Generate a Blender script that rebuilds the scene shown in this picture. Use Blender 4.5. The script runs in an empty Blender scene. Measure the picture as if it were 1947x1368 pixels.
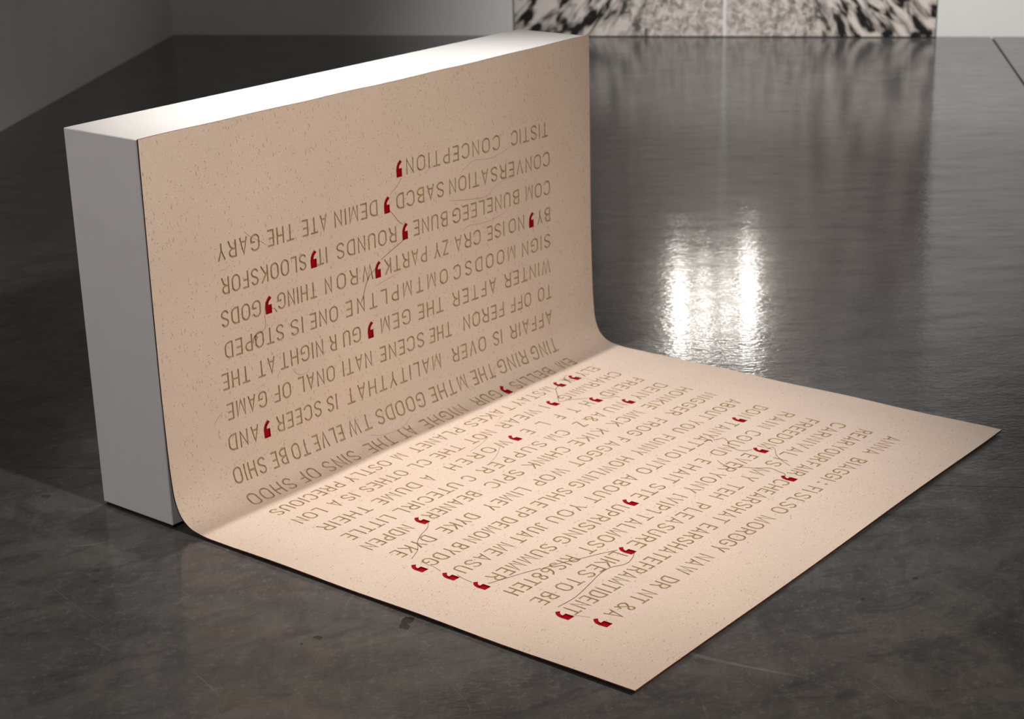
import bpy, bmesh, math, random
from mathutils import Vector, Matrix
from mathutils.geometry import delaunay_2d_cdt

sc = bpy.context.scene
C = sc.collection
FLOOR = -.008                      # top of the concrete; the sheet's face lies at z = 0

# ------------------------------------------------------------------ camera
cam_d = bpy.data.cameras.new('camera'); cam = bpy.data.objects.new('camera', cam_d); C.objects.link(cam)
RX, RY, RZ = (.62265, -.78210, -.02507), (-.27084, -.18534, -.94461), (.73414, .59495, -.32722)
CAM = Vector((-2.21147, -2.72306, 1.54296))
m = Matrix((RX, [-v for v in RY], [-v for v in RZ])).transposed().to_4x4(); m.translation = CAM
cam.matrix_world = m
cam_d.sensor_width = 36; cam_d.lens = 3369.42 / 1947 * 36
cam_d.shift_x = (973.5 - 972.93) / 1947; cam_d.shift_y = (682.9 - 684) / 1947
cam_d.dof.use_dof = True; cam_d.dof.focus_distance = 3.45; cam_d.dof.aperture_fstop = 7.0
cam_d.clip_end = 60
sc.camera = cam

# ------------------------------------------------------------------ world, exposure
w = bpy.data.worlds.new('world'); sc.world = w; w.use_nodes = True
w.node_tree.nodes['Background'].inputs[0].default_value = (.5, .52, .56, 1)
w.node_tree.nodes['Background'].inputs[1].default_value = .05
vs = sc.view_settings; vs.view_transform = 'Standard'; vs.look = 'None'; vs.gamma = 1; vs.exposure = 0
vs.use_curve_mapping = False

# ------------------------------------------------------------------ gallery spots, plus a fill added for the plinth side (all under the ceiling)
def emitter(name, kind, loc, target, power, col, size=.08, angle=60, blend=.5, size_y=None, spread=None):
    d = bpy.data.lights.new(name, kind); d.energy = power; d.color = col
    if kind == 'SPOT': d.spot_size = math.radians(angle); d.spot_blend = blend; d.shadow_soft_size = size / 2
    if kind == 'AREA':
        d.size = size
        if size_y: d.shape = 'RECTANGLE'; d.size_y = size_y
        if spread: d.spread = math.radians(spread)
    o = bpy.data.objects.new(name, d); C.objects.link(o); o.location = loc
    o.rotation_euler = (Vector(target) - Vector(loc)).to_track_quat('-Z', 'Y').to_euler()
    return o
emitter('track_spot', 'SPOT', (.45, .295, 3.6), (.78, -.30, 0), 510, (1, .975, .95), .07, 38, 1)
emitter('front_spot', 'SPOT', (.05, -3.8, 3.0), (.20, -.20, .25), 640, (1, .91, .80), .16, 52, 1)
emitter('cool_spot', 'SPOT', (3.3, -1.9, 3.4), (1.5, -.95, 0), 90, (.70, .83, 1), .2, 36, 1)
emitter('mural_spot', 'SPOT', (3.3, .5, 3.9), (6.5, 1.7, -.2), 1150, (1, .97, .94), .2, 64, 1)
emitter('added_fill', 'AREA', (-3.5, -1.3, 2.9), (0, .1, .4), 36, (1, .95, .925), 1.4, spread=150)
# ------------------------------------------------------------------ helpers
def link(name, me, mats=(), parent=None):
    o = bpy.data.objects.new(name, me); C.objects.link(o)
    for mt in mats: me.materials.append(mt)
    if parent: o.parent = parent
    return o
def tag(o, label=None, cat=None, group=None, kind=None):
    for k, v in (('label', label), ('category', cat), ('group', group), ('kind', kind)):
        if v: o[k] = v
    return o
def empty(name, loc):
    o = bpy.data.objects.new(name, None); C.objects.link(o); o.location = loc; o.empty_display_size = .1
    return o
def box_mesh(x0, x1, y0, y1, z0, z1, bevel=0, seg=2):
    bm = bmesh.new(); bmesh.ops.create_cube(bm, size=1)
    for v in bm.verts:
        v.co = Vector(((x0 + x1) / 2 + v.co.x * (x1 - x0), (y0 + y1) / 2 + v.co.y * (y1 - y0), (z0 + z1) / 2 + v.co.z * (z1 - z0)))
    if bevel: bmesh.ops.bevel(bm, geom=bm.edges[:], offset=bevel, segments=seg, affect='EDGES')
    me = bpy.data.meshes.new('box'); bm.to_mesh(me); bm.free()
    return me
def prism(pts, z0, z1, bevel=0):
    """upright prism over a plan polygon"""
    bm = bmesh.new(); vs_ = [bm.verts.new((x, y, z0)) for x, y in pts]; f = bm.faces.new(vs_)
    r = bmesh.ops.extrude_face_region(bm, geom=[f]); top = [g for g in r['geom'] if isinstance(g, bmesh.types.BMVert)]
    for v in top: v.co.z = z1
    bmesh.ops.recalc_face_normals(bm, faces=bm.faces)
    if bevel:
        es = [e for e in bm.edges if all(abs(v.co.z - z1) < 1e-6 for v in e.verts)]
        bmesh.ops.bevel(bm, geom=es, offset=bevel, segments=1, affect='EDGES')
    me = bpy.data.meshes.new('prism'); bm.to_mesh(me); bm.free()
    return me

# node helpers
class NT:
    def __init__(s, name):
        s.m = bpy.data.materials.new(name); s.m.use_nodes = True; s.t = s.m.node_tree
        s.b = s.t.nodes['Principled BSDF']
    def n(s, typ, **kw):
        nd = s.t.nodes.new('ShaderNode' + typ)
        for k, v in kw.items():
            if k[0] == '_': setattr(nd, k[1:], v)
            else:
                key = k.replace('__', ' ')
                nd.inputs[int(key[1:]) if key[0] == 'i' and key[1:].isdigit() else key].default_value = v
        return nd
    def l(s, a, b): s.t.links.new(a, b)
    def co(s, scale=(1, 1, 1), rot=(0, 0, 0), loc=(0, 0, 0), src='Object'):
        tc = s.n('TexCoord'); mp = s.n('Mapping'); s.l(tc.outputs[src], mp.inputs[0])
        mp.inputs['Scale'].default_value = scale; mp.inputs['Rotation'].default_value = rot; mp.inputs['Location'].default_value = loc
        return mp.outputs[0]
    def grain(s, stretch, ang, loc=(0, 0, 0), tilt=0):
        """object coordinates stretched along one direction of the surface"""
        tc = s.n('TexCoord'); mp = s.n('Mapping', _vector_type='TEXTURE'); s.l(tc.outputs['Object'], mp.inputs[0])
        mp.inputs['Scale'].default_value = (stretch, 1, 1); mp.inputs['Rotation'].default_value = (0, tilt, ang); mp.inputs['Location'].default_value = loc
        return mp.outputs[0]
    def noise(s, co, scale, detail=4, rough=.55, dist=0):
        nd = s.n('TexNoise', Scale=scale, Detail=detail, Roughness=rough, Distortion=dist); s.l(co, nd.inputs['Vector']); return nd.outputs[0]
    def ramp(s, f, a, b, ca=(0, 0, 0, 1), cb=(1, 1, 1, 1)):
        r = s.n('ValToRGB'); s.l(f, r.inputs[0]); e = r.color_ramp.elements
        e[0].position = a; e[1].position = b; e[0].color = ca; e[1].color = cb
        return r.outputs[0]
    def mix(s, f, a, b, mode='MIX'):
        nd = s.n('Mix', _data_type='RGBA', _blend_type=mode)
        for sock, v in ((nd.inputs[0], f), (nd.inputs[6], a), (nd.inputs[7], b)):
            if hasattr(v, 'links'): s.l(v, sock)
            else: sock.default_value = v
        return nd.outputs[2]
    def math(s, op, a, b=0, c=None):
        nd = s.n('Math', _operation=op)
        for sock, v in zip(nd.inputs, (a, b, c)):
            if v is None: continue
            if hasattr(v, 'links'): s.l(v, sock)
            else: sock.default_value = v
        return nd.outputs[0]
    def bump(s, h, strength, dist, prev=None):
        nd = s.n('Bump', Strength=strength, Distance=dist); s.l(h, nd.inputs['Height'])
        if prev: s.l(prev, nd.inputs['Normal'])
        return nd.outputs[0]

def plain(name, col, rough=.5, spec=.5, noise=0, scale=30):
    a = NT(name); a.b.inputs['Roughness'].default_value = rough; a.b.inputs['Specular IOR Level'].default_value = spec
    if noise:
        f = a.noise(a.co(), scale, 5)
        c = a.mix(a.ramp(f, .3, .7), tuple(v * (1 - noise) for v in col) + (1,), tuple(min(1, v * (1 + noise)) for v in col) + (1,))
        a.l(c, a.b.inputs['Base Color'])
    else: a.b.inputs['Base Color'].default_value = col + (1,)
    return a.m

# concrete: polished, grey brown, with scuffs, scratches and a few stains
def concrete():
    a = NT('polished_concrete'); co = a.co()
    big = a.noise(co, .9, 5, .6, .6); mid = a.noise(co, 6, 8, .62, .8); fine = a.noise(co, 70, 6, .7)
    c = a.mix(a.ramp(mid, .30, .72), (.038, .036, .035, 1), (.118, .112, .106, 1))
    c = a.mix(a.ramp(big, .35, .7), c, (.058, .056, .056, 1))
    c = a.mix(a.math('MULTIPLY', a.ramp(fine, .54, .72), .5), c, (.15, .148, .145, 1))
    strk = a.noise(a.grain(2.5, -.5, (3, 1, 0)), 13, 8, .72, 1.2)
    c = a.mix(a.math('MULTIPLY', a.ramp(strk, .50, .66), .55), c, (.030, .029, .029, 1))
    c = a.mix(a.math('MULTIPLY', a.ramp(a.noise(a.grain(3, .6, (1, 4, 0)), 34, 7, .75, .8),   .50, .74), .26), c, (.15, .148, .146, 1))
    # dark flecks
    dk = a.noise(a.co(loc=(5, 3, 0)), 11, 7, .7, 1.5)
    c = a.mix(a.math('MULTIPLY', a.ramp(dk, .66, .74), .55), c, (.018, .016, .015, 1))
    # hair scratches: thin iso lines of bent noises
    for k, (sc_, wdt, st, ro, an) in enumerate(((1.7, .0005, .40, .3, .35), (2.6, .0006, .33, 1.4, .3), (1.2, .0004, .4, 2.3, .5))):
        q = a.noise(a.co(scale=(1, an, 1), rot=(0, 0, ro), loc=(k * 7, k, 0)), sc_, 1, .4, .4)
        d = a.math('ABSOLUTE', a.math('SUBTRACT', q, .5))
        ln = a.math('LESS_THAN', d, wdt)
        br = a.ramp(a.noise(a.co(loc=(k, 9, 0)), 2.4, 3), .54, .6)
        c = a.mix(a.math('MULTIPLY', a.math('MULTIPLY', ln, br), st * .7), c, (.22, .21, .20, 1))
    # short scratches in random directions
    for k in range(3):
        vor = a.n('TexVoronoi', Scale=9.0, Randomness=1.0, _feature='F1')
        a.l(a.co(scale=(1, .12, 1), rot=(0, 0, .5 + 1.1 * k), loc=(k * 3, 0, 0)), vor.inputs['Vector'])
        ln = a.math('LESS_THAN', vor.outputs[0], .022)
        c = a.mix(a.math('MULTIPLY', ln, .3), c, (.22, .21, .20, 1))
    # stains, each at its own place on the floor
    for (x, y, r, s) in ((-.018, -.676, .013, .85), (-.040, -.690, .011, .8), (-.167, -.588, .0075, .8), (-.203, -.580, .004, .8), (-.047, .372, .010, .5), (-.225, -.022, .008, .35), (-.26, -.06, .009, .3), (.693, -1.365, .007, .5), (.554, -1.325, .006, .5), (.10, -1.0, .006, .5)):
        sub = a.n('VectorMath', _operation='DISTANCE'); tc = a.n('TexCoord')
        wob = a.noise(co, 38, 3, .7); a.l(tc.outputs['Object'], sub.inputs[0]); sub.inputs[1].default_value = (x, y, FLOOR)
        f = a.math('ADD', sub.outputs['Value'], a.math('MULTIPLY', a.math('SUBTRACT', wob, .5), r * 2.6))
        c = a.mix(a.math('MULTIPLY', a.math('LESS_THAN', f, r), s), c, (.016, .013, .012, 1))
    a.l(c, a.b.inputs['Base Color'])
    r = a.ramp(a.noise(a.co(scale=(1, 1, 1), rot=(0, 0, .9)), 5, 6, .65), .3, .75, (.06, .06, .06, 1), (.13, .13, .13, 1))
    a.l(r, a.b.inputs['Roughness']); st = a.noise(a.grain(3.5, -.899), 16, 6, .68, .3)
    a.l(a.ramp(st, .32, .68, (.13, .13, .13, 1), (.36, .36, .36, 1)), a.b.inputs['Specular IOR Level'])
    # shallow trowel waves lying across the view, plus grain
    n1 = a.bump(a.noise(a.grain(2.2, -.899), 42, 2.5, .6), .5, .00045)
    n2 = a.bump(a.noise(a.grain(1.8, -.85), 100, 2, .6), .6, .00075, n1)
    n3 = a.bump(a.noise(co, 9, 2, .5), .5, .0010, n2)
    a.l(n3, a.b.inputs['Normal'])
    return a.m

# felted board: beige, full of short dark and pale fibres
def felt():
    a = NT('felted_board'); co = a.co()
    big = a.noise(co, 3.2, 4, .55); fine = a.noise(co, 260, 4, .7)
    c = a.mix(a.ramp(big, .3, .7), (.550, .438, .365, 1), (.600, .482, .402, 1))
    c = a.mix(a.math('MULTIPLY', a.ramp(fine, .42, .72), .38), c, (.42, .32, .245, 1))
    # fibres in several directions, both on the upright and on the lying part
    for k, (an, ti) in enumerate(((.3, 0), (1.2, .5), (2.1, -.4), (2.8, .9), (.1, 1.3), (1.6, 1.5))):
        vor = a.n('TexVoronoi', Scale=150.0, Randomness=1.0)
        a.l(a.grain(6, an, (k * 3.3, k, 0), ti), vor.inputs['Vector'])
        g = a.n('SeparateColor'); a.l(vor.outputs['Color'], g.inputs[0])
        on = a.math('GREATER_THAN', g.outputs[0], .5)
        ln = a.ramp(vor.outputs['Distance'], .07, .17, (1, 1, 1, 1), (0, 0, 0, 1))
        col = (.24, .16, .10, 1) if k != 2 else (.74, .62, .50, 1)
        c = a.mix(a.math('MULTIPLY', a.math('MULTIPLY', ln, on), .8), c, col)
    st = a.noise(a.co(loc=(2, 2, 2)), 24, 5, .7, 1)
    c = a.mix(a.math('MULTIPLY', a.ramp(st, .68, .78), .4), c, (.36, .25, .18, 1))
    a.l(c, a.b.inputs['Base Color']); a.b.inputs['Roughness'].default_value = .62
    a.b.inputs['Specular IOR Level'].default_value = .35
    a.l(a.bump(fine, .25, .0004), a.b.inputs['Normal'])
    return a.m

def groove():
    a = NT('cut_groove'); f = a.noise(a.co(), 90, 4, .6)
    c = a.mix(a.ramp(f, .3, .7), (.30, .215, .105, 1), (.45, .335, .185, 1)); a.l(c, a.b.inputs['Base Color'])
    a.b.inputs['Roughness'].default_value = .17; a.b.inputs['Specular IOR Level'].default_value = .6
    return a.m

def mural_print():
    """black and white photograph of ripples that fan out from the middle"""
    a = NT('ripple_print'); tc = a.n('TexCoord'); sp = a.n('SeparateXYZ'); a.l(tc.outputs['Object'], sp.inputs[0])
    x, z = sp.outputs[0], sp.outputs[2]
    up = a.math('SUBTRACT', 1.15, z)
    ang = a.math('ARCTAN2', x, up)
    rad = a.math('SQRT', a.math('ADD', a.math('MULTIPLY', x, x), a.math('MULTIPLY', up, up)))
    cb = a.n('CombineXYZ'); a.l(a.math('MULTIPLY', ang, 13), cb.inputs[0]); a.l(a.math('MULTIPLY', rad, 3.6), cb.inputs[1])
    f = a.noise(cb.outputs[0], 1.9, 2.5, .5, .45)
    f2 = a.noise(a.co(scale=(1, 1, 1)), 26, 4, .6, .8)
    side = a.ramp(a.math('ABSOLUTE', x), .18, .62)
    ff = a.n('Mix'); a.l(side, ff.inputs[0]); a.l(f2, ff.inputs[2]); a.l(f, ff.inputs[3])
    pale = a.ramp(ff.outputs[0], .50, .60, (.36, .32, .29, 1), (.66, .61, .57, 1))
    dark = a.ramp(ff.outputs[0], .42, .50, (.012, .010, .009, 1), (1, 1, 1, 1))
    mid = a.ramp(f2, .36, .64, (.26, .235, .21, 1), (.66, .61, .56, 1))
    c = a.mix(side, mid, a.mix(1, pale, dark, 'MULTIPLY'))
    a.l(c, a.b.inputs['Base Color']); a.b.inputs['Roughness'].default_value = .5
    return a.m

def red_fabric():
    a = NT('red_inlay'); f = a.noise(a.co(), 400, 3)
    a.l(a.mix(f, (.19, .000, .003, 1), (.31, .001, .006, 1)), a.b.inputs['Base Color'])
    a.b.inputs['Roughness'].default_value = .5; a.b.inputs['Specular IOR Level'].default_value = .08
    return a.m

M_floor, M_felt, M_groove, M_print, M_red = concrete(), felt(), groove(), mural_print(), red_fabric()
M_wall = plain('white_wall_paint', (.72, .72, .71), .6, .3, .02, 8)
M_paint = plain('plinth_white_paint', (.80, .79, .78), .38, .45, .015, 12)
M_dark = plain('black_foot', (.01, .01, .01), .7)
M_joint = plain('joint_filler', (.012, .011, .010), .8)
M_edge = plain('scorched_edge', (.075, .022, .012), .7, .2, .5, 60)
M_back = plain('black_backing', (.008, .007, .007), .8, .1)
M_ceil = plain('dark_ceiling', (.10, .10, .10), .8)
M_thread = plain('dark_red_thread', (.10, .012, .014), .7, .2)
M_hair = plain('pale_thread', (.36, .24, .17), .7, .2)
M_side = plain('panel_side', (.16, .15, .14), .6)
M_tube = NT('added_glow_tube'); M_tube.b.inputs['Emission Color'].default_value = (1, .96, .9, 1); M_tube.b.inputs['Emission Strength'].default_value = 28
M_tube.b.inputs['Base Color'].default_value = (.9, .9, .9, 1); M_tube = M_tube.m
M_metal = plain('tube_metal', (.25, .25, .25), .4)

# ------------------------------------------------------------------ the room
A0 = Vector((6.223, 2.531))                       # foot of the back wall behind the gap of the mural
D1 = Vector((.4755, -.8797)).normalized()         # along the back wall, to the right
CO = Vector((4.687, 5.350))                       # corner of back and left wall
D2 = Vector((-.8407, -.5415)).normalized()        # along the left wall, towards the viewer
H = 4.2
cR = CO + D1 * 11; cL = CO + D2 * 12; cF = cL + D1 * 11.6
def wall(name, p, q):
    d = (q - p).normalized(); n = Vector((-d.y, d.x)) * .12
    if (p + n - Vector((0, 0))).length < p.length: n = -n
    me = prism([p, q, q + n, p + n], FLOOR - .02, H)
    o = link(name, me, [M_wall]); tag(o, kind='structure'); return o
wall('wall_back', CO, cR); wall('wall_left', CO, cL); wall('wall_right', cR, cF); wall('wall_front', cL, cF)
ce = link('ceiling', prism([CO, cR, cF, cL], H, H + .1), [M_ceil]); tag(ce, kind='structure')
bb = [('baseboard_back', CO, cR), ('baseboard_left', CO, cL)]
# floor: dark bed with four cast slabs on it, cut along two saw joints
fl = link('floor', prism([CO, cR, cF, cL], FLOOR - .06, FLOOR - .012), [M_joint]); tag(fl, kind='structure')
J0 = Vector((.004, .600)); E1 = (Vector((1.232, -1.355)) - J0).normalized()
K0 = Vector((6.892, 1.264)); E2 = (Vector((5.682, .559)) - K0).normalized()
def clip(poly, p, n):                             # keep the side where n points
    out = []
    for i in range(len(poly)):
        a, b = poly[i], poly[(i + 1) % len(poly)]; da, db = (a - p).dot(n), (b - p).dot(n)
        if da >= 0: out.append(a)
        if da * db < 0: out.append(a + (b - a) * (da / (da - db)))
    return out
N1 = Vector((-E1.y, E1.x)); N2 = Vector((-E2.y, E2.x))
for s1 in (1, -1):
    for s2 in (1, -1):
        g = .0016
        pl = clip(clip([CO, cR, cF, cL], J0 + N1 * s1 * g, N1 * s1), K0 + N2 * s2 * .006, N2 * s2)
        if len(pl) > 2: link('slab', prism(pl, FLOOR - .012, FLOOR, .0008), [M_floor], fl)

# ------------------------------------------------------------------ the plinth
BW, BD, BH, TH = 1.5, .2297, .8294, .0042
pl = empty('plinth', (0, 0, FLOOR)); tag(pl, 'long white painted upright plinth slab standing behind the engraved sheet', 'plinth')
bm_ = box_mesh(0, BW - .004, TH, BD, .0, BH, .0012)
b = link('body', bm_, [M_paint], pl); b.matrix_parent_inverse = pl.matrix_world.inverted(); b.location = (0, 0, -FLOOR)
b.matrix_parent_inverse = Matrix.Identity(4)
b = link('foot', box_mesh(.004, BW - .008, TH + .004, BD - .004, FLOOR, .001), [M_dark], pl); b.location = (0, 0, -FLOOR)

# ------------------------------------------------------------------ the engraved sheet
import math
HS=.056
def _arc(cx,cy,rx,ry,a0,a1,n=8):
    return [(cx+rx*math.cos(math.radians(a0+(a1-a0)*i/n)),cy+ry*math.sin(math.radians(a0+(a1-a0)*i/n))) for i in range(n+1)]
def _glyph(ch):
    """centre lines of the strokes of a capital, in units of its height; returns width, open lines, closed lines"""
    h=HS;t=1-h
    if ch=='A': return .52,[[(h,0),(.26,1-h*.6),(.52-h,0)],[(.12,.27),(.40,.27)]],[]
    if ch=='B': return .50,[[(h,0),(h,1)],[(h,h),(.25,h)]+_arc(.25,.275,.20,.275-h,-90,90)+[(h,.275*2-h)],[(.24,.55-h)]+_arc(.24,.755-.01,.17,1-h-.745,-90,90)+[(h,t)]],[]
    if ch=='C': return .52,[_arc(.27,.30,.222,.30-h,-8,-90,5)+_arc(.27,.30,.222,.30-h,-98,-180,5)+_arc(.27,.70,.222,.30-h,180,90,6)+_arc(.27,.70,.222,.30-h,82,8,5)],[]
    if ch=='D': return .52,[[(h,0),(h,1)],[(h,h),(.22,h)]+_arc(.22,.34,.252,.34-h,-82,0,5)+_arc(.22,.66,.252,.34-h,0,82,5)+[(.22,t),(h,t)]],[]
    if ch=='E': return .42,[[(h,0),(h,1)],[(h,h),(.42,h)],[(h,.52),(.36,.52)],[(h,t),(.41,t)]],[]
    if ch=='F': return .40,[[(h,0),(h,1)],[(h,.50),(.35,.50)],[(h,t),(.40,t)]],[]
    if ch=='G': return .56,[[(.28,.46),(.512,.46),(.512,.25)]+_arc(.28,.28,.232,.28-h,-12,-90,5)+_arc(.28,.30,.232,.30-h,-98,-180,5)+_arc(.28,.70,.232,.30-h,180,90,6)+_arc(.28,.70,.232,.30-h,82,12,5)],[]
    if ch=='H': return .50,[[(h,0),(h,1)],[(.5-h,0),(.5-h,1)],[(h,.51),(.5-h,.51)]],[]
    if ch=='I': return 2*h,[[(h,0),(h,1)]],[]
    if ch=='l': return .17,[[(h,1),(h,h),(.17,h)]],[]
    if ch=='1': return .20,[[(.2-h,0),(.2-h,t),(.0,.90)]],[]
    if ch=='J': return .38,[[(.38-h,1),(.38-h,.25)]+_arc(.19,.25,.142,.25-h,-12,-168,7)],[]
    if ch=='K': return .50,[[(h,0),(h,1)],[(.46,1),(h,.36)],[(.17,.56),(.48,0)]],[]
    if ch=='L': return .40,[[(h,1),(h,h),(.40,h)]],[]
    if ch=='M': return .60,[[(h,0),(h,.97),(.30,.04),(.60-h,.97),(.60-h,0)]],[]
    if ch=='N': return .50,[[(h,0),(h,.95),(.5-h,.05),(.5-h,1)]],[]
    if ch=='O': return .56,[],[_arc(.28,.32,.232,.32-h,180,360,9)+_arc(.28,.68,.232,.32-h,0,180,9)]
    if ch=='P': return .47,[[(h,0),(h,1)],[(h,t),(.24,t)]+_arc(.24,.70,.182,.30-h,78,-78,8)+[(.24,.40+h),(h,.40+h)]],[]
    if ch=='R': return .50,[[(h,0),(h,1)],[(h,t),(.25,t)]+_arc(.25,.72,.182,.28-h,78,-78,8)+[(.25,.44+h),(h,.44+h)],[(.24,.46),(.36,.38),(.41,.20),(.47,0)]],[]
    if ch=='S': return .50,[_arc(.25,.29,.202,.29-h,190,270,4)+_arc(.25,.29,.202,.29-h,285,360,4)+[(.40,.42),(.25,.51),(.10,.60)]+_arc(.25,.73,.192,.27-h,180,90,5)+_arc(.25,.73,.192,.27-h,75,5,4)],[]
    if ch=='T': return .48,[[(.24,0),(.24,1)],[(0,t),(.48,t)]],[]
    if ch=='U': return .50,[[(h,1),(h,.27)]+_arc(.25,.27,.202,.27-h,195,345,9)+[(.5-h,.27),(.5-h,1)]],[]
    if ch=='V': return .52,[[(h,1),(.26,.04),(.52-h,1)]],[]
    if ch=='W': return .72,[[(h,1),(.20,.05),(.36,.95),(.52,.05),(.72-h,1)]],[]
    if ch=='X': return .48,[[(h,0),(.48-h,1)],[(h,1),(.48-h,0)]],[]
    if ch=='Y': return .50,[[(.25,0),(.25,.42)],[(h,1),(.25,.42),(.5-h,1)]],[]
    if ch=='Z': return .46,[[(.02,t),(.46-h*1.3,t),(h*1.2,h),(.46,h)]],[]
    if ch=='&': return .58,[[(.57,.03),(.14,.68)]+_arc(.25,.80,.13,.20-h,190,0,7)+[(.36,.72),(.12,.44)]+_arc(.25,.25,.202,.25-h,150,290,6)+[(.44,.16),(.54,.42)]],[]
    if ch=='6': return .48,[[(.40,t),(.16,.72)],[(.16,.74),(.05,.40)]],[_arc(.24,.27,.192,.27-h,0,324,9)]
    if ch=='8': return .48,[],[_arc(.24,.27,.192,.27-h,0,330,11),_arc(.24,.74,.16,.26-h,0,324,9)]
    if ch==':': return .12,[[(.06,.16),(.06,.32)],[(.06,.66),(.06,.82)]],[]
WK=1.2
def glyph(ch):
    w,op,cl=_glyph(ch)
    if ch in 'Il:': return w,op,cl
    f=(w*WK-2*HS)/(w-2*HS)
    g=lambda l:[(HS+(x-HS)*f,y) for x,y in l]
    return w*WK,[g(l) for l in op],[g(l) for l in cl]
GAP=.22
def layout(word,w):
    """x of each glyph and their x scale, so that the word fills the width w (in cap heights)"""
    ws=[glyph(c)[0] for c in word]; n=len(word)
    k=min(1.15,max(.84,w/(sum(ws)+GAP*(n-1)))); gap=(w-k*sum(ws))/(n-1) if n>1 else 0
    x=0 if n>1 else (w-k*ws[0])/2; o=[]
    for c,g in zip(word,ws): o.append((c,x)); x+=g*k+gap
    return o,k

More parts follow.
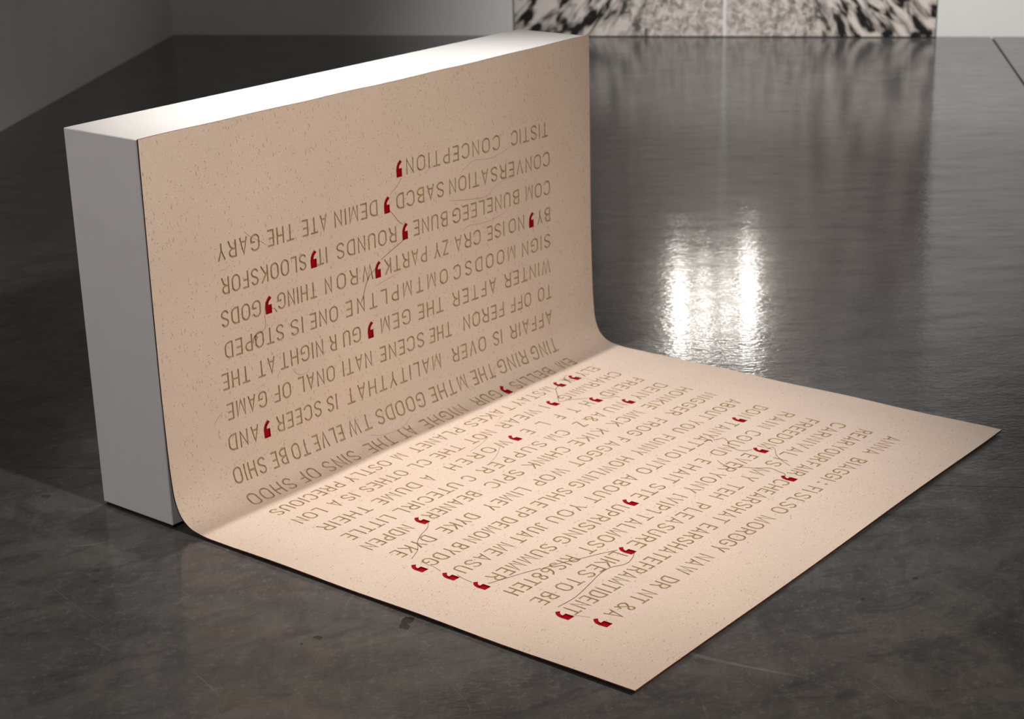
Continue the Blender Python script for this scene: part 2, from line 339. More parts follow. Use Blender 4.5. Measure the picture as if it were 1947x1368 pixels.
ROWS = [
 (1.315, 0.6168, [('TISTIC', 1.3185, 1.169), ('CONCEPTION', 1.1236, 0.7777), (',', 0.753, 0)]),
 (1.325, 0.5395, [('CONVERSATION', 1.3244, 0.9275), ('SABCD', 0.9082, 0.739), (',', 0.7059, 0), ('DEMIN', 0.6744, 0.5324), ('ATE', 0.5094, 0.4318), ('THE', 0.404, 0.3271), ('GARY', 0.3023, 0.1813)]),
 (1.324, 0.4646, [('COM', 1.3234, 1.2222), ('BUNELEEG', 1.1961, 0.9363), ('BUNE', 0.9178, 0.7943), (',', 0.7639, 0), ('ROUNDS', 0.7341, 0.5337), ('IT', 0.5032, 0.471), (',', 0.4601, 0), ('SLOOKSFOR', 0.4368, 0.1868)]),
 (1.323, 0.3938, [('BY', 1.3224, 1.2677), (',', 1.2434, 0), ('NO', 1.2145, 1.1515), ('ISE', 1.1332, 1.0652), ('CRA', 1.039, 0.9408), ('ZY', 0.9171, 0.8636), ('PARTK', 0.8379, 0.688), (',', 0.6653, 0), ('WRO', 0.6495, 0.5287), ('N', 0.5126, 0.4903), ('THING', 0.4632, 0.3429), (',', 0.3153, 0), ('GODS', 0.292, 0.1778)]),
 (1.321, 0.3233, [('SIGN', 1.3215, 1.2021), ('MOODS', 1.175, 0.9759), ('C', 0.9599, 0.9315), ('OMTMPLTNE', 0.9104, 0.5522), ('ONE', 0.5263, 0.4372), ('IS', 0.4155, 0.3764), ('STOPED', 0.355, 0.1808)]),
 (1.318, 0.2560, [('WINTER', 1.3185, 1.1275), ('AFTER', 1.0937, 0.9245), ('THE', 0.8887, 0.7966), ('GEM', 0.7688, 0.6643), (',', 0.6292, 0), ('GU', 0.5959, 0.5372), ('R', 0.5154, 0.4945), ('NIGHT', 0.4727, 0.3387), ('AT', 0.3223, 0.2701), ('THE', 0.2443, 0.1668)]),
 (1.319, 0.1868, [('TO', 1.3186, 1.2618), ('OFF', 1.2318, 1.1468), ('FERON', 1.1201, 0.9593), ('THE', 0.9136, 0.8327), ('SCENE', 0.8117, 0.6554), ('NATI', 0.6267, 0.5286), ('ONAL', 0.5023, 0.386), ('OF', 0.3621, 0.311), ('GAME', 0.288, 0.1718)]),
 (1.313, 0.1168, [('AFFAIR', 1.3156, 1.139), ('IS', 1.1055, 1.0699), ('OVER', 1.0406, 0.9101), ('MALITYTHAT', 0.8667, 0.5348), ('IS', 0.5019, 0.469), ('SCEER', 0.4503, 0.3104), (',', 0.2795, 0), ('AND', 0.2556, 0.166)]),
 (1.317, 0.0414, [('TING', 1.314, 1.209), ('RING', 1.1886, 1.0725), ('THE', 1.0534, 0.9684), ('M', 0.9478, 0.9129), ('THE', 0.9014, 0.8104), ('GOODS', 0.7888, 0.6184), ('TW', 0.597, 0.5231), ('ELVE', 0.5056, 0.4087), ('TO', 0.3935, 0.3413), ('BE', 0.3251, 0.2789), ('SHIO', 0.2595, 0.1651)]),
 (1.314, -0.0242, [('EM', 1.3175, 1.2637), ('BELLIS', 1.2287, 1.071), (',', 1.0393, 0), ('GUR', 1.0147, 0.922), ('NIGHE', 0.8808, 0.7321), ('AT', 0.7004, 0.6507), ('THE', 0.6253, 0.5391), ('SINS', 0.5043, 0.4004), ('OF', 0.3771, 0.3214), ('SHOO', 0.3011, 0.1702)]),
 (1.304, -0.0992, [('ELY', 1.3194, 1.2487), (',', 1.2256, 0), ('X', 1.2097, 1.1878), (',', 1.1621, 0), ('M', 1.1322, 1.1048), ('STAY', 1.0929, 0.9859), ('T', 0.9673, 0.9454), ('AKES', 0.9329, 0.8076), ('PLANET', 0.7802, 0.6089), ('M', 0.5793, 0.5528), ('OSTLY', 0.5265, 0.3934), ('PRECIOUS', 0.3722, 0.1681)]),
 (1.309, -0.1694, [('CHARMING', 1.3183, 1.0832), (',', 1.0436, 0), ('I', 1.0153, 1.0113), ('WEAR', 0.9832, 0.844), ('NOT', 0.8126, 0.7234), ('THE', 0.6953, 0.6088), ('CL', 0.5843, 0.5322), ('OTHES', 0.5055, 0.3712), ('IS', 0.3456, 0.313), ('A', 0.2967, 0.273), ('LON', 0.2449, 0.1669)]),
 (1.315, -0.2409, [('FREND', 1.3147, 1.1613), (',', 1.1244, 0), ('H', 1.1031, 1.0798), ('T', 1.0454, 1.0252), ('F', 0.9874, 0.9692), ('L', 0.9279, 0.9077), ('E', 0.8678, 0.8502), (',', 0.8073, 0), ('WOREH', 0.7835, 0.5747), ('A', 0.5194, 0.4957), ('DUME', 0.4692, 0.3388), ('THEIR', 0.3096, 0.1723)]),
 (1.313, -0.3136, [('DENY', 1.3143, 1.1909), (',', 1.1612, 0), ('NU', 1.143, 1.0784), ('A&', 1.0575, 0.9979), ('Z', 0.979, 0.9588), ('CM', 0.9117, 0.8491), ('SUPPER', 0.8236, 0.6023), ('C', 0.569, 0.5472), ('UTECIRL', 0.5213, 0.3274), ('LITTLE', 0.3033, 0.1695)]),
 (1.324, -0.3794, [('HONKIE', 1.3251, 1.1499), ('MICK', 1.1188, 1.0067), ('KIKE', 0.9708, 0.8554), ('CHINK', 0.8277, 0.6872), ('SPIC', 0.658, 0.5471), ('BEANER', 0.507, 0.3458), (',', 0.3244, 0), ('NDPEN', 0.2883, 0.1565)]),
 (1.322, -0.4528, [('NIGGER', 1.3257, 1.1469), ('FROG', 1.108, 0.9821), ('F', 0.9558, 0.9376), ('AGGOT', 0.9244, 0.754), ('WOP', 0.724, 0.6161), ('LIMEY', 0.5861, 0.4537), ('DYKE', 0.4142, 0.3081), ('DYKE', 0.2755, 0.1669)]),
 (1.315, -0.5294, [('ABOUT', 1.3205, 1.1686), ('YOU', 1.1481, 1.0595), ('FUNNY', 1.0288, 0.8912), ('HOWLING', 0.862, 0.6561), ('SHLE', 0.6363, 0.5266), ('EP', 0.5071, 0.4621), ('DEMON', 0.4443, 0.3044), ('BY', 0.2865, 0.2368), ('DG', 0.2268, 0.1738), (',', 0.1484, 0)]),
 (1.318, -0.6036, [('DON', 1.3194, 1.2317), (',', 1.2091, 0), ('TANY', 1.1874, 1.0721), ('ATTIO', 1.0715, 0.9184), ('NTO', 0.899, 0.8055), ('ABOUT', 0.7812, 0.611), ('YOU', 0.5842, 0.4795), ('JUAT', 0.4611, 0.3591), ('MEASU', 0.3409, 0.1849), (',', 0.1569, 0)]),
 (1.317, -0.6794, [('RAIN', 1.3163, 1.1976), ('COUND', 1.1673, 0.99), ('E', 0.9498, 0.9322), ('HAIT', 0.91, 0.7973), ('STE', 0.7746, 0.6852), (',', 0.6557, 0), ('UPRISING', 0.634, 0.4065), ('SUMMER', 0.3874, 0.1975), (',', 0.1609, 0)]),
 (1.316, -0.7480, [('FREEDOM', 1.3111, 1.0904), (',', 1.071, 0), ('EVER', 1.0372, 0.9232), ('YONY', 0.9041, 0.7788), ('lVIP1', 0.7518, 0.6441), ('TALMOST', 0.6245, 0.4004), ('RIS68TEH', 0.3688, 0.1689)]),
 (1.313, -0.8145, [('CARNIVAL', 1.3247, 1.0757), ('IS', 1.0538, 1.0077), ('MY', 0.9792, 0.9039), ('TEH', 0.8705, 0.7835), ('PLEASURE', 0.7417, 0.4823), (',', 0.4552, 0), ('LIKES', 0.4377, 0.3118), ('TO', 0.2942, 0.2388), ('BE', 0.2157, 0.1679)]),
 (1.312, -0.8848, [('REAR', 1.3198, 1.2137), ('YOUR', 1.2001, 1.0906), ('FAIR', 1.0778, 0.9912), (',', 0.965, 0), ('C', 0.9492, 0.9255), ('HEARSHAT', 0.9162, 0.6824), ('EARSHATE', 0.6586, 0.4402), ('FRAMTIDENT', 0.43, 0.1715), (',', 0.1552, 0)]),
 (1.311, -0.9598, [('ANNA', 1.3182, 1.1947), ('BIAGGI', 1.1541, 1.0067), (':', 0.9869, 0.9823), ('FI', 0.9566, 0.9282), ('SLSO', 0.9118, 0.7924), ('MORO', 0.7628, 0.6251), ('GY', 0.6189, 0.5612), ('NAW', 0.5314, 0.4354), ('DR', 0.4064, 0.356), ('NT', 0.3321, 0.2829), ('&', 0.2655, 0.2391), ('A', 0.2282, 0.2045), (',', 0.1733, 0)]),
]

SL, CAP, SW = .0145, .038, 1.5
PROF = [(.0, BH), (0, .30), (-.0035, .16), (-.007, .10), (-.0125, .06), (-.027, .028), (-.050, .010), (-.075, .0035), (-.11, 0), (-.5, 0), (-1.1839, 0)]
# resample the profile smoothly (Catmull-Rom) by arc length; s = height on the upright part, falling on along the floor
def _cr(p0, p1, p2, p3, t):
    return tuple(.5 * (2 * b + (c - a) * t + (2 * a - 5 * b + 4 * c - d) * t * t + (3 * b - a - 3 * c + d) * t ** 3) for a, b, c, d in zip(p0, p1, p2, p3))
fin = [PROF[0], (0, .5), (0, .30)]
for i in range(1, len(PROF) - 3):
    for k in range(1, 9): fin.append(_cr(PROF[i - 1] if i > 1 else (0, .40), PROF[i], PROF[i + 1], PROF[i + 2] if i < len(PROF) - 4 else (-.16, 0), k / 8))
fin += [(-.3, 0), PROF[-1]]
SS = [BH]
for a_, b_ in zip(fin[:-1], fin[1:]): SS.append(SS[-1] - math.hypot(b_[0] - a_[0], b_[1] - a_[1]))
S_END = SS[-1]
def prof(s):
    s = max(min(s, BH), S_END - .01)
    lo, hi = 0, len(SS) - 1
    while hi - lo > 1:
        md = (lo + hi) // 2
        if SS[md] >= s: lo = md
        else: hi = md
    f = (SS[lo] - s) / (SS[lo] - SS[hi]); a, b = fin[lo], fin[hi]
    ty, tz = b[0] - a[0], b[1] - a[1]; L = math.hypot(ty, tz)
    return a[0] + ty * f, a[1] + tz * f, tz / L, -ty / L      # point, and normal towards the reader
def nrm(s):
    e = .006; n = [prof(s - e), prof(s), prof(s + e)]
    y = sum(q[2] for q in n); z = sum(q[3] for q in n); L = math.hypot(y, z); return y / L, z / L
def wave(u, s):                                             # how far the sheet stands off its flat lie
    top = max(0, (s - .45) / .38); edge = max(0, (-.9 - s) / .2) ; edge = min(edge, 1.3)
    a = top * top * (.0013 * math.sin(u * 7.3 + .5) + .0010 * math.sin(u * 16 + 2)) + (.0008 if top > 0 else 0) * top
    side = max(0, (abs(u - .75) - .6) / .15) * (1 if s < -.15 else 0)
    a += side ** 2 * (.0009 + .0009 * math.sin(s * 17 + u)) + edge * edge * (.0012 + .0011 * math.sin(u * 6.5 + 1))
    return max(a, -.0012)
def P3(u, s, depth=0, lift=True):
    y, z, _, _ = prof(s); ny, nz = nrm(s)
    h = (wave(u, s) if lift else 0) - depth
    if s > BH - .05: z += (s - BH + .05) / .05 * (.0012 * math.sin(u * 5 + 1) + .0007 * math.sin(u * 23))
    return Vector((u, y + ny * h, z + nz * h))
def row_s(r, u): return ROWS[r][1] + SL * (ROWS[r][0] - u)

STROKE, DEPTH = HS * CAP, .0033
def ribbon(line, closed, hw):
    """mitred quads along a centre line"""
    line = [p for i, p in enumerate(line) if i == 0 or math.dist(p, line[i - 1]) > 1e-6]
    n = len(line); L = []; R = []
    for i in range(n):
        p = Vector(line[i]); a = Vector(line[(i - 1) % n]) if closed or i > 0 else None; b = Vector(line[(i + 1) % n]) if closed or i < n - 1 else None
        d1 = (p - a).normalized() if a is not None else None; d2 = (b - p).normalized() if b is not None else None
        if d1 is None: d1 = d2
        if d2 is None: d2 = d1
        n1 = Vector((-d1.y, d1.x)); n2 = Vector((-d2.y, d2.x)); mt = (n1 + n2)
        mt = mt.normalized() if mt.length > 1e-6 else n1
        k = min(hw / max(.2, mt.dot(n1)), hw * 2.0)
        L.append(p + mt * k); R.append(p - mt * k)
    return [[L[i], L[(i + 1) % n], R[(i + 1) % n], R[i]] for i in range(n if closed else n - 1)]
def seg_d(p, a, b):
    d = b - a; t = max(0, min(1, (p - a).dot(d) / max(1e-12, d.dot(d)))); return (p - a - d * t).length
cache = {}
def glyph_mesh(ch, k):
    """cut out shape of a letter in metres (x = reading direction, y = up from the baseline): triangles, depth per vertex, outer quads"""
    key = (ch, round(k, 2))
    if key in cache: return cache[key]
    w, op, cl = glyph(ch); quads = []; inner = []
    for lines, closed in ((op, False), (cl, True)):
        for ln in lines:
            pts = [(x * k * CAP, y * CAP) for x, y in ln]; hw = STROKE * (1.9 if ch == ':' else 1)
            quads += ribbon(pts, closed, hw)
            if not closed:                                  # pull the inner ribbon back from both ends
                for e in (0, -1):
                    a = Vector(pts[e]); b = Vector(pts[1 if e == 0 else -2]); dd = (b - a)
                    pts[e] = tuple(a + dd.normalized() * min(.5 * hw, dd.length * .4))
            inner += ribbon(pts, closed, hw * .52)
    V = []; F = []
    for q in quads + inner:
        ar = sum(q[i].x * q[(i + 1) % 4].y - q[(i + 1) % 4].x * q[i].y for i in range(4))
        if ar < 0: q = q[::-1]
        F.append(list(range(len(V), len(V) + 4))); V += q
    vo, eo, fo, _, _, of = delaunay_2d_cdt(V, [], F, 0, 1e-7)
    keep = [f for f, o in zip(fo, of) if any(i < len(quads) for i in o)]
    cnt = {}
    for f in keep:
        for i in range(len(f)):
            e = tuple(sorted((f[i], f[(i + 1) % len(f)]))); cnt[e] = cnt.get(e, 0) + 1
    bd = [e for e, c in cnt.items() if c == 1]; bv = {v for e in bd for v in e}; used = sorted({v for f in keep for v in f}); ix = {v: i for i, v in enumerate(used)}
    hw = STROKE * (1.9 if ch == ':' else 1); dep = []
    for v in used:
        if v in bv: dep.append(0.)
        else:
            d = min(seg_d(vo[v], vo[a], vo[b]) for a, b in bd); dep.append(DEPTH * min(1, d / (.46 * hw)))
    r = ([vo[v].copy() for v in used], dep, [[ix[i] for i in f] for f in keep], quads, w * k * CAP)
    cache[key] = r
    return r

COMMA = [(.0, 1.), (.30, 1.), (.31, .55), (.285, .36), (.215, .17), (.095, .0), (-.02, .15), (.075, .26), (.135, .37), (.155, .50), (.0, .50)]
C_W, C_H = .063, .0405
def comma_poly(): return [Vector((x * C_W - .15 * C_W, y * C_H - (C_H - CAP) * .5)) for x, y in COMMA]

sheet = empty('engraved_sheet', (.75, -.6, FLOOR))
tag(sheet, 'beige felt sheet with engraved upside-down lettering, curving from the plinth down onto the floor', 'engraved sheet')
off = -Vector(sheet.location)

place = []      # (kind, glyph data, row, u at the left edge)
for ri, (_, _, words) in enumerate(ROWS):
    for tx, u0, u1 in words:
        if tx == ',': place.append((',', None, ri, u0)); continue
        lay, k = layout(tx, (u0 - u1) / CAP)
        for ch, x in lay: place.append((ch, glyph_mesh(ch, k), ri, u0 - x * CAP))
def to_us(ri, u_left, p):                                   # glyph plane -> sheet plane; the writing runs towards lower u, upright is towards lower s
    u = u_left - p.x; return u, row_s(ri, u) - (p.y - CAP / 2)

# front skin: one big triangulation with all the cut outs left open
bend = [i * .006 for i in range(-24, 34)]
sl = sorted(set([round(v, 5) for v in bend] + [S_END + .0, BH, BH - .012, BH - .025, BH - .05] + [BH - .09 - i * .05 for i in range(12) if BH - .09 - i * .05 > .21] + [-.15 - i * .05 for i in range(24) if -.15 - i * .05 > S_END + .01]))
us = [SW * i / 30 for i in range(31)]
V, E, F = [], [], []
for s in sl: V += [Vector((0, s)), Vector((SW, s))]; E.append((len(V) - 2, len(V) - 1))
for u in us: V += [Vector((u, S_END)), Vector((u, BH))]; E.append((len(V) - 2, len(V) - 1))
for kind, g, ri, ul in place:
    polys = [comma_poly()] if kind == ',' else g[3]
    for q in polys:
        c = [Vector(to_us(ri, ul, p)) for p in q]
        ar = sum(c[i].x * c[(i + 1) % len(c)].y - c[(i + 1) % len(c)].x * c[i].y for i in range(len(c)))
        if ar < 0: c = c[::-1]
        F.append(list(range(len(V), len(V) + len(c)))); V += c
vo, eo, fo, _, _, of = delaunay_2d_cdt(V, E, F, 0, 1e-7)
me = bpy.data.meshes.new('skin')
keep = [list(f) for f, o in zip(fo, of) if not o]
used = sorted({v for f in keep for v in f}); ix = {v: i for i, v in enumerate(used)}
vv = [P3(min(max(vo[v].x, 0), SW), min(max(vo[v].y, S_END), BH)) + off for v in used]
me.from_pydata([tuple(v) for v in vv], [], [[ix[i] for i in f] for f in keep])
bm = bmesh.new(); bm.from_mesh(me)
for f in bm.faces: f.smooth = True
# outward = towards the reader
for f in bm.faces:
    c = f.calc_center_median() - off; y, z, _, _ = prof(c.z if c.z > .2 else 0)
    ref = Vector((0, -1, .9))
    if f.normal.dot(ref) < 0: f.normal_flip()
bm.to_mesh(me); bm.free()
link('sheet_face', me, [M_felt], sheet)

# body of the sheet behind the skin: scorched edges and back
def slab_mesh(d0, d1, s_lo, s_hi, inset, front):
    sv = [s for s in sl if s_lo <= s <= s_hi]; uv = [inset + (SW - 2 * inset) * i / 30 for i in range(31)]
    bm = bmesh.new(); top = {}; bot = {}
    for i, s in enumerate(sv):
        for j, u in enumerate(uv):
            e = i in (0, len(sv) - 1) or j in (0, 30)
            if front or e: top[i, j] = bm.verts.new(P3(u, s, d0) + off)
            bot[i, j] = bm.verts.new(P3(u, s, d1) + off)
    n, m_ = len(sv) - 1, 30
    for i in range(n):
        for j in range(m_):
            bm.faces.new((bot[i, j], bot[i, j + 1], bot[i + 1, j + 1], bot[i + 1, j])).material_index = 1
            if front: bm.faces.new((top[i, j], top[i + 1, j], top[i + 1, j + 1], top[i, j + 1])).material_index = 1
    for i in range(n):
        for j in (0, m_): bm.faces.new((top[i, j], bot[i, j], bot[i + 1, j], top[i + 1, j]))
    for j in range(m_):
        for i in (0, n): bm.faces.new((top[i, j], bot[i, j], bot[i, j + 1], top[i, j + 1]))
    bmesh.ops.recalc_face_normals(bm, faces=bm.faces)
    me = bpy.data.meshes.new('core'); bm.to_mesh(me); bm.free(); return me
tag(link('sheet_core', slab_mesh(0, .0036, S_END, BH, 0, False), [M_edge, M_back], sheet), 'thin dark scorched cut edge of the sheet')
tag(link('backing', slab_mesh(.0037, .0074, S_END + .004, -.11, .004, True), [M_back, M_back], sheet), 'black backing layer under the part on the floor')

# letters: each a cut groove; the 300 that show largest are parts, the rest one joined part
def cam_px(p):
    d = p - CAM; z = d.dot(Vector(RZ)); return Vector((d.dot(Vector(RX)) / z, d.dot(Vector(RY)) / z)) * 3369
def letter_bm(g, ri, ul, bm):
    pts, dep, tris, _, _ = g; b2 = bmesh.new(); dl = b2.verts.layers.float.new('d')
    vs_ = []
    for p, d in zip(pts, dep):
        u, s = to_us(ri, ul, p); v = b2.verts.new((u, s, 0)); v[dl] = d; vs_.append(v)
    for t in tris:
        try: b2.faces.new([vs_[i] for i in t])
        except ValueError: pass
    smin = min(v.co.y for v in b2.verts); smax = max(v.co.y for v in b2.verts)
    if smax > -.15 and smin < .2:
        for s in sl:
            if smin < s < smax: bmesh.ops.bisect_plane(b2, geom=b2.verts[:] + b2.edges[:] + b2.faces[:], plane_co=(0, s, 0), plane_no=(0, 1, 0), dist=1e-7)
    base = len(bm.verts)
    mp = {}
    for v in b2.verts: mp[v] = bm.verts.new(P3(v.co.x, v.co.y, v[dl]) + off)
    for f in b2.faces:
        nf = bm.faces.new([mp[v] for v in f.verts])
        nf.normal_update()
        if nf.normal.dot(Vector((0, -1, .9))) < 0: nf.normal_flip()
    b2.free()
info = []
for i, (kind, g, ri, ul) in enumerate(place):
    if kind == ',': continue
    s = row_s(ri, ul); w_ = g[4]
    a, b, c = cam_px(P3(ul, s)), cam_px(P3(ul - w_, s)), cam_px(P3(ul, s - CAP))
    info.append((abs((b - a).cross(c - a)), i))
info.sort(reverse=True)
first = {i for _, i in info[:300]}
rest = bmesh.new()
for i, (kind, g, ri, ul) in enumerate(place):
    if kind == ',': continue
    bm = bmesh.new() if i in first else rest
    letter_bm(g, ri, ul, bm)
    if i in first:
        me = bpy.data.meshes.new('letter'); bm.to_mesh(me); bm.free(); link('letter', me, [M_groove], sheet)
me = bpy.data.meshes.new('lettering'); rest.to_mesh(me); rest.free()
tag(link('lettering', me, [M_groove], sheet), kind='stuff')

# commas: red lined pockets whose floor slopes down towards the head
for kind, g, ri, ul in place:
    if kind != ',': continue
    q = comma_poly(); bm = bmesh.new(); n = len(q); T = []; B = []
    for p in q:
        u, s = to_us(ri, ul, p); T.append(bm.verts.new(P3(u, s) + off))
        B.append(bm.verts.new(P3(u, s, (.0003 + .0031 * min(1, max(0, p.y / C_H / .5)))) + off))
    for i in range(n): bm.faces.new((T[i], B[i], B[(i + 1) % n], T[(i + 1) % n]))
    bot = bm.faces.new(B); bot.normal_update()
    bmesh.ops.triangulate(bm, faces=[bot])
    # pockets are seen from inside
    c = sum((v.co for v in B), Vector()) / n
    for f in bm.faces:
        f.normal_update()
    me = bpy.data.meshes.new('comma'); bm.to_mesh(me); bm.free()
    tag(link('comma', me, [M_red], sheet), 'red lined cut-out comma')

# threads between the commas; points are (u, s) on the sheet
def thread(pts, r, mat, h=.0008, label=None):
    P = []
    n = len(pts)
    for i in range(n - 1):
        p = [pts[max(0, i - 1)], pts[i], pts[i + 1], pts[min(n - 1, i + 2)]]
        L = max(2, int(math.hypot(p[1][0] - p[2][0], p[1][1] - p[2][1]) / .006))
        for k in range(L): P.append(_cr(*p, k / L))
    P.append(pts[-1])
    bm = bmesh.new(); rings = []
    P = [P3(u, s, -h) + off for u, s in P]
    for i, p in enumerate(P):
        t = (P[min(i + 1, len(P) - 1)] - P[max(i - 1, 0)]).normalized(); a = t.cross(Vector((.3, .5, .8))).normalized(); b = t.cross(a)
        rings.append([bm.verts.new(p + (a * math.cos(k * math.pi / 2.5) + b * math.sin(k * math.pi / 2.5)) * r) for k in range(5)])
    for A, B in zip(rings[:-1], rings[1:]):
        for k in range(5): bm.faces.new((A[k], A[(k + 1) % 5], B[(k + 1) % 5], B[k])).smooth = True
    me = bpy.data.meshes.new('thread'); bm.to_mesh(me); bm.free()
    tag(link('thread', me, [mat], sheet), label)
THREADS = [
 ([(0.76, 0.6017), (0.7429, 0.586), (0.718, 0.5707)], 0.0003, 1),
 ([(0.7144, 0.5331), (0.7262, 0.5209), (0.7435, 0.5006), (0.7574, 0.4914)], 0.0004, 1),
 ([(0.7712, 0.4582), (0.7141, 0.4378), (0.6773, 0.4243)], 0.0005, 1),
 ([(0.6563, 0.4074), (0.6346, 0.3947), (0.6214, 0.3758), (0.6142, 0.3582), (0.6029, 0.3389)], 0.0005, 1),
 ([(0.3068, 0.4182), (0.3018, 0.3855), (0.3024, 0.3643), (0.2935, 0.3549)], 0.00025, 1),
 ([(0.2935, 0.3549), (0.2743, 0.3522), (0.2662, 0.3466), (0.2713, 0.3399), (0.2763, 0.3451), (0.2691, 0.351), (0.2632, 0.3435), (0.2629, 0.3343)], 0.0004, 1),
 ([(0.3238, 0.3981), (0.3323, 0.3964), (0.3383, 0.3864), (0.3336, 0.3916)], 0.0003, 1),
 ([(1.2482, 0.3833), (1.2488, 0.3618)], 0.0003, 1),
 ([(1.2408, -0.1075), (1.2214, -0.1026), (1.1975, -0.0909), (1.198, -0.0794)], 0.0003, 1),
 ([(1.2325, -0.0721), (1.2168, -0.0757), (1.2006, -0.0878), (1.1939, -0.101)], 0.0003, 1),
 ([(1.1639, -0.1032), (1.1329, -0.1109), (1.1043, -0.1362), (1.0608, -0.1749)], 0.0005, 1),
 ([(1.0595, -0.1759), (1.0758, -0.1822), (1.0938, -0.1938), (1.1217, -0.2196)], 0.0003, 1),
 ([(1.1417, -0.2459), (1.1483, -0.257), (1.1624, -0.2629), (1.1738, -0.2706), (1.1719, -0.2825)], 0.0003, 1),
 ([(0.3266, -0.3853), (0.3032, -0.4025), (0.2696, -0.4144), (0.24, -0.4309), (0.2112, -0.4569), (0.1736, -0.474)], 0.0004, 1),
 ([(0.1701, -0.5147), (0.1719, -0.5308), (0.1637, -0.5596)], 0.0003, 1),
 ([(0.1707, -0.5959), (0.1645, -0.618), (0.1621, -0.6406)], 0.0003, 1),
 ([(0.1762, -0.6707), (0.2153, -0.6846), (0.2532, -0.698), (0.2894, -0.7131)], 0.0004, 1),
 ([(0.2918, -0.7164), (0.3305, -0.7302), (0.3715, -0.7512), (0.4103, -0.7688), (0.4457, -0.7877)], 0.0004, 1),
 ([(0.4602, -0.8201), (0.4333, -0.8332), (0.4043, -0.838), (0.3709, -0.8226), (0.336, -0.8225), (0.2927, -0.8316), (0.2283, -0.8432), (0.1765, -0.8409)], 0.00045, 1),
 ([(0.1648, -0.8809), (0.1699, -0.8919), (0.1781, -0.9152)], 0.0003, 0),
 ([(1.086, -0.756), (1.1031, -0.7595), (1.0932, -0.7724), (1.0701, -0.7881), (1.0471, -0.8152), (1.0361, -0.835), (1.0288, -0.8481)], 0.0004, 1),
 ([(0.9633, -0.6981), (0.951, -0.7196), (0.9443, -0.751), (0.9589, -0.7601), (0.9738, -0.793), (0.9915, -0.8182), (0.986, -0.845), (0.9819, -0.8621), (0.9713, -0.8698)], 0.0004, 1),
 ([(1.0421, -0.6131), (1.0493, -0.614), (1.0569, -0.6155), (1.0591, -0.6205), (1.052, -0.6286)], 0.0008, 1),
 ([(1.0631, -0.6243), (1.0723, -0.6311), (1.0861, -0.635), (1.083, -0.6465), (1.0711, -0.6609), (1.0555, -0.6699), (1.0457, -0.6899), (1.0428, -0.7072), (1.0488, -0.722), (1.0639, -0.7282)], 0.0004, 1),
 ([(1.1702, 0.6018), (1.1057, 0.5878), (1.0608, 0.5877), (1.0345, 0.5927), (1.008, 0.5892), (0.9724, 0.5734)], 0.0003, 0),
 ([(1.1759, 0.5215), (1.1251, 0.5199), (1.0928, 0.5089), (1.065, 0.4942), (1.0118, 0.4981), (0.9258, 0.5119)], 0.0003, 0),
 ([(1.154, 0.4474), (1.1211, 0.4352), (1.0527, 0.4295), (0.9951, 0.435), (0.9727, 0.4269)], 0.0003, 0),
 ([(0.7503, 0.3815), (0.7094, 0.3746), (0.6531, 0.3662)], 0.0003, 0),
 ([(1.047, 0.0214), (1.0507, 0.0428), (1.0731, 0.0582), (1.0744, 0.0731)], 0.0003, 0),
 ([(0.9533, 0.01), (0.9612, 0.0227), (0.9455, 0.0339)], 0.0003, 0),
 ([(0.8582, -0.146), (0.8822, -0.1266), (0.9061, -0.12)], 0.0002, 0),
 ([(0.7804, -0.179), (0.7371, -0.1935), (0.6829, -0.2034)], 0.0003, 0),
 ([(0.7443, -0.2415), (0.7018, -0.2672), (0.655, -0.2848)], 0.0003, 0),
 ([(0.4207, 0.2318), (0.418, 0.2244), (0.3978, 0.2235), (0.3807, 0.2326), (0.3732, 0.2456)], 0.0003, 0),
 ([(0.7237, 0.0215), (0.6799, 0.0054), (0.6461, 0.0043), (0.6094, 0.0083), (0.5773, 0.0214)], 0.0003, 0),
 ([(0.1578, 0.209), (0.1415, 0.1984), (0.13, 0.1862)], 0.0003, 0),
 ([(0.2597, 0.5861), (0.2765, 0.5709), (0.3083, 0.5522), (0.3209, 0.5416)], 0.00025, 0),
 ([(0.1851, 0.518), (0.2013, 0.5178), (0.2119, 0.5241)], 0.0003, 0),
 ([(1.2275, -0.1055), (1.234, -0.1228), (1.2369, -0.15)], 0.0002, 0),
]

for pts, r, d in THREADS: thread(pts, r, M_thread if d else M_hair, label='fine dark red thread running between commas' if d else 'faint pale thread')

# ------------------------------------------------------------------ the mural: two tall panels standing against the back wall
mu = empty('mural', (A0.x, A0.y, FLOOR)); ang = math.atan2(D1.y, D1.x); mu.rotation_euler = (0, 0, ang)
tag(mu, 'two-panel black and white ripple photograph standing against the back wall', 'mural')
for x0, x1 in ((-1.175, -.009), (.009, 1.135)):
    p = link('panel', box_mesh(x0, x1, -.045, -.002, .004, 2.5, .001, 1), [M_print, M_side], mu)
    for f in p.data.polygons:
        if abs(f.normal.y) < .5: f.material_index = 1

link('joint_strip', box_mesh(-.0088, .0088, -.040, -.002, .004, 2.5), [M_wall], mu)

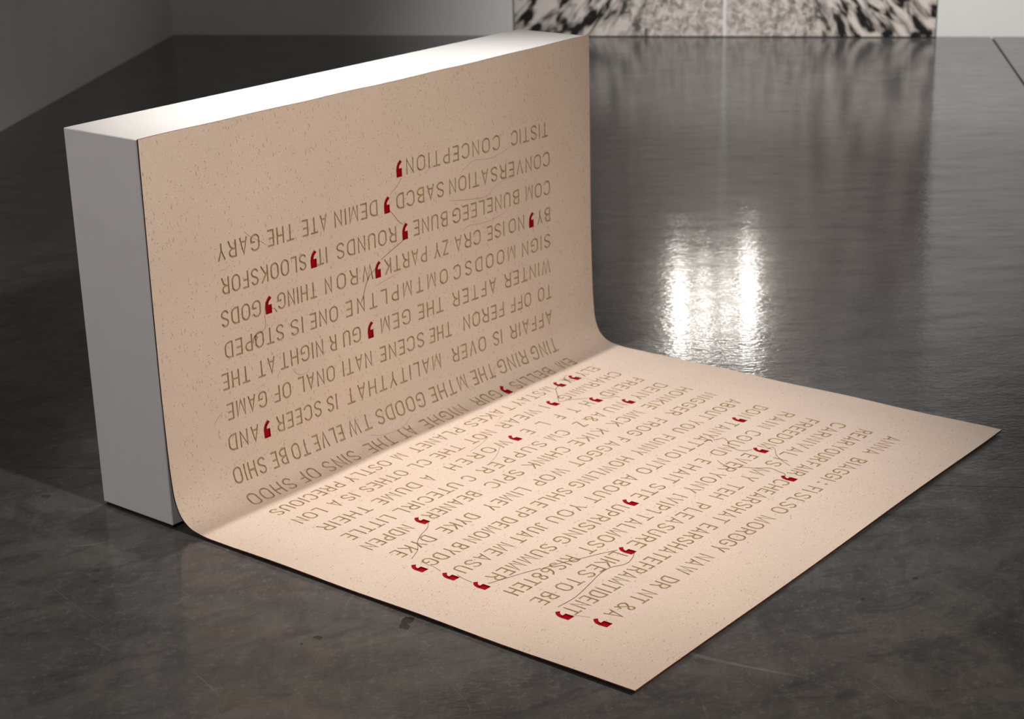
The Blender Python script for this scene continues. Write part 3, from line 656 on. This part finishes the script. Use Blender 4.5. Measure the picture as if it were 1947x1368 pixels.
# four upright lamp tubes on the mural, out of view, added for the bright floor reflection
for k, (x, z0, z1, r) in enumerate(((-.23, 1.40, 1.78, .032), (-.085, 1.42, 1.70, .018), (.04, 1.44, 1.66, .015), (.165, 1.30, 1.66, .030))):
    o = empty('emitter', (A0.x + D1.x * x - .14 * .8797, A0.y + D1.y * x - .14 * .4755, z0 + FLOOR)); o.rotation_euler = (0, 0, ang)
    tag(o, 'lit lamp tube before the mural, added for the bright floor reflection, %s from left' % ('first', 'second', 'third', 'fourth')[k], 'emitter', 'lamp tubes added before the mural')
    bm = bmesh.new(); bmesh.ops.create_uvsphere(bm, u_segments=16, v_segments=10, radius=r)
    for v in bm.verts: v.co.z = v.co.z + (z1 - z0 - 2 * r if v.co.z > 0 else 0) + r
    for f in bm.faces: f.smooth = True
    me = bpy.data.meshes.new('tube'); bm.to_mesh(me); bm.free(); link('tube', me, [M_tube], o)
    link('bracket', box_mesh(-.01, .01, 0, .095, (z1 - z0) / 2 - .02, (z1 - z0) / 2 + .02, .002), [M_metal], o)
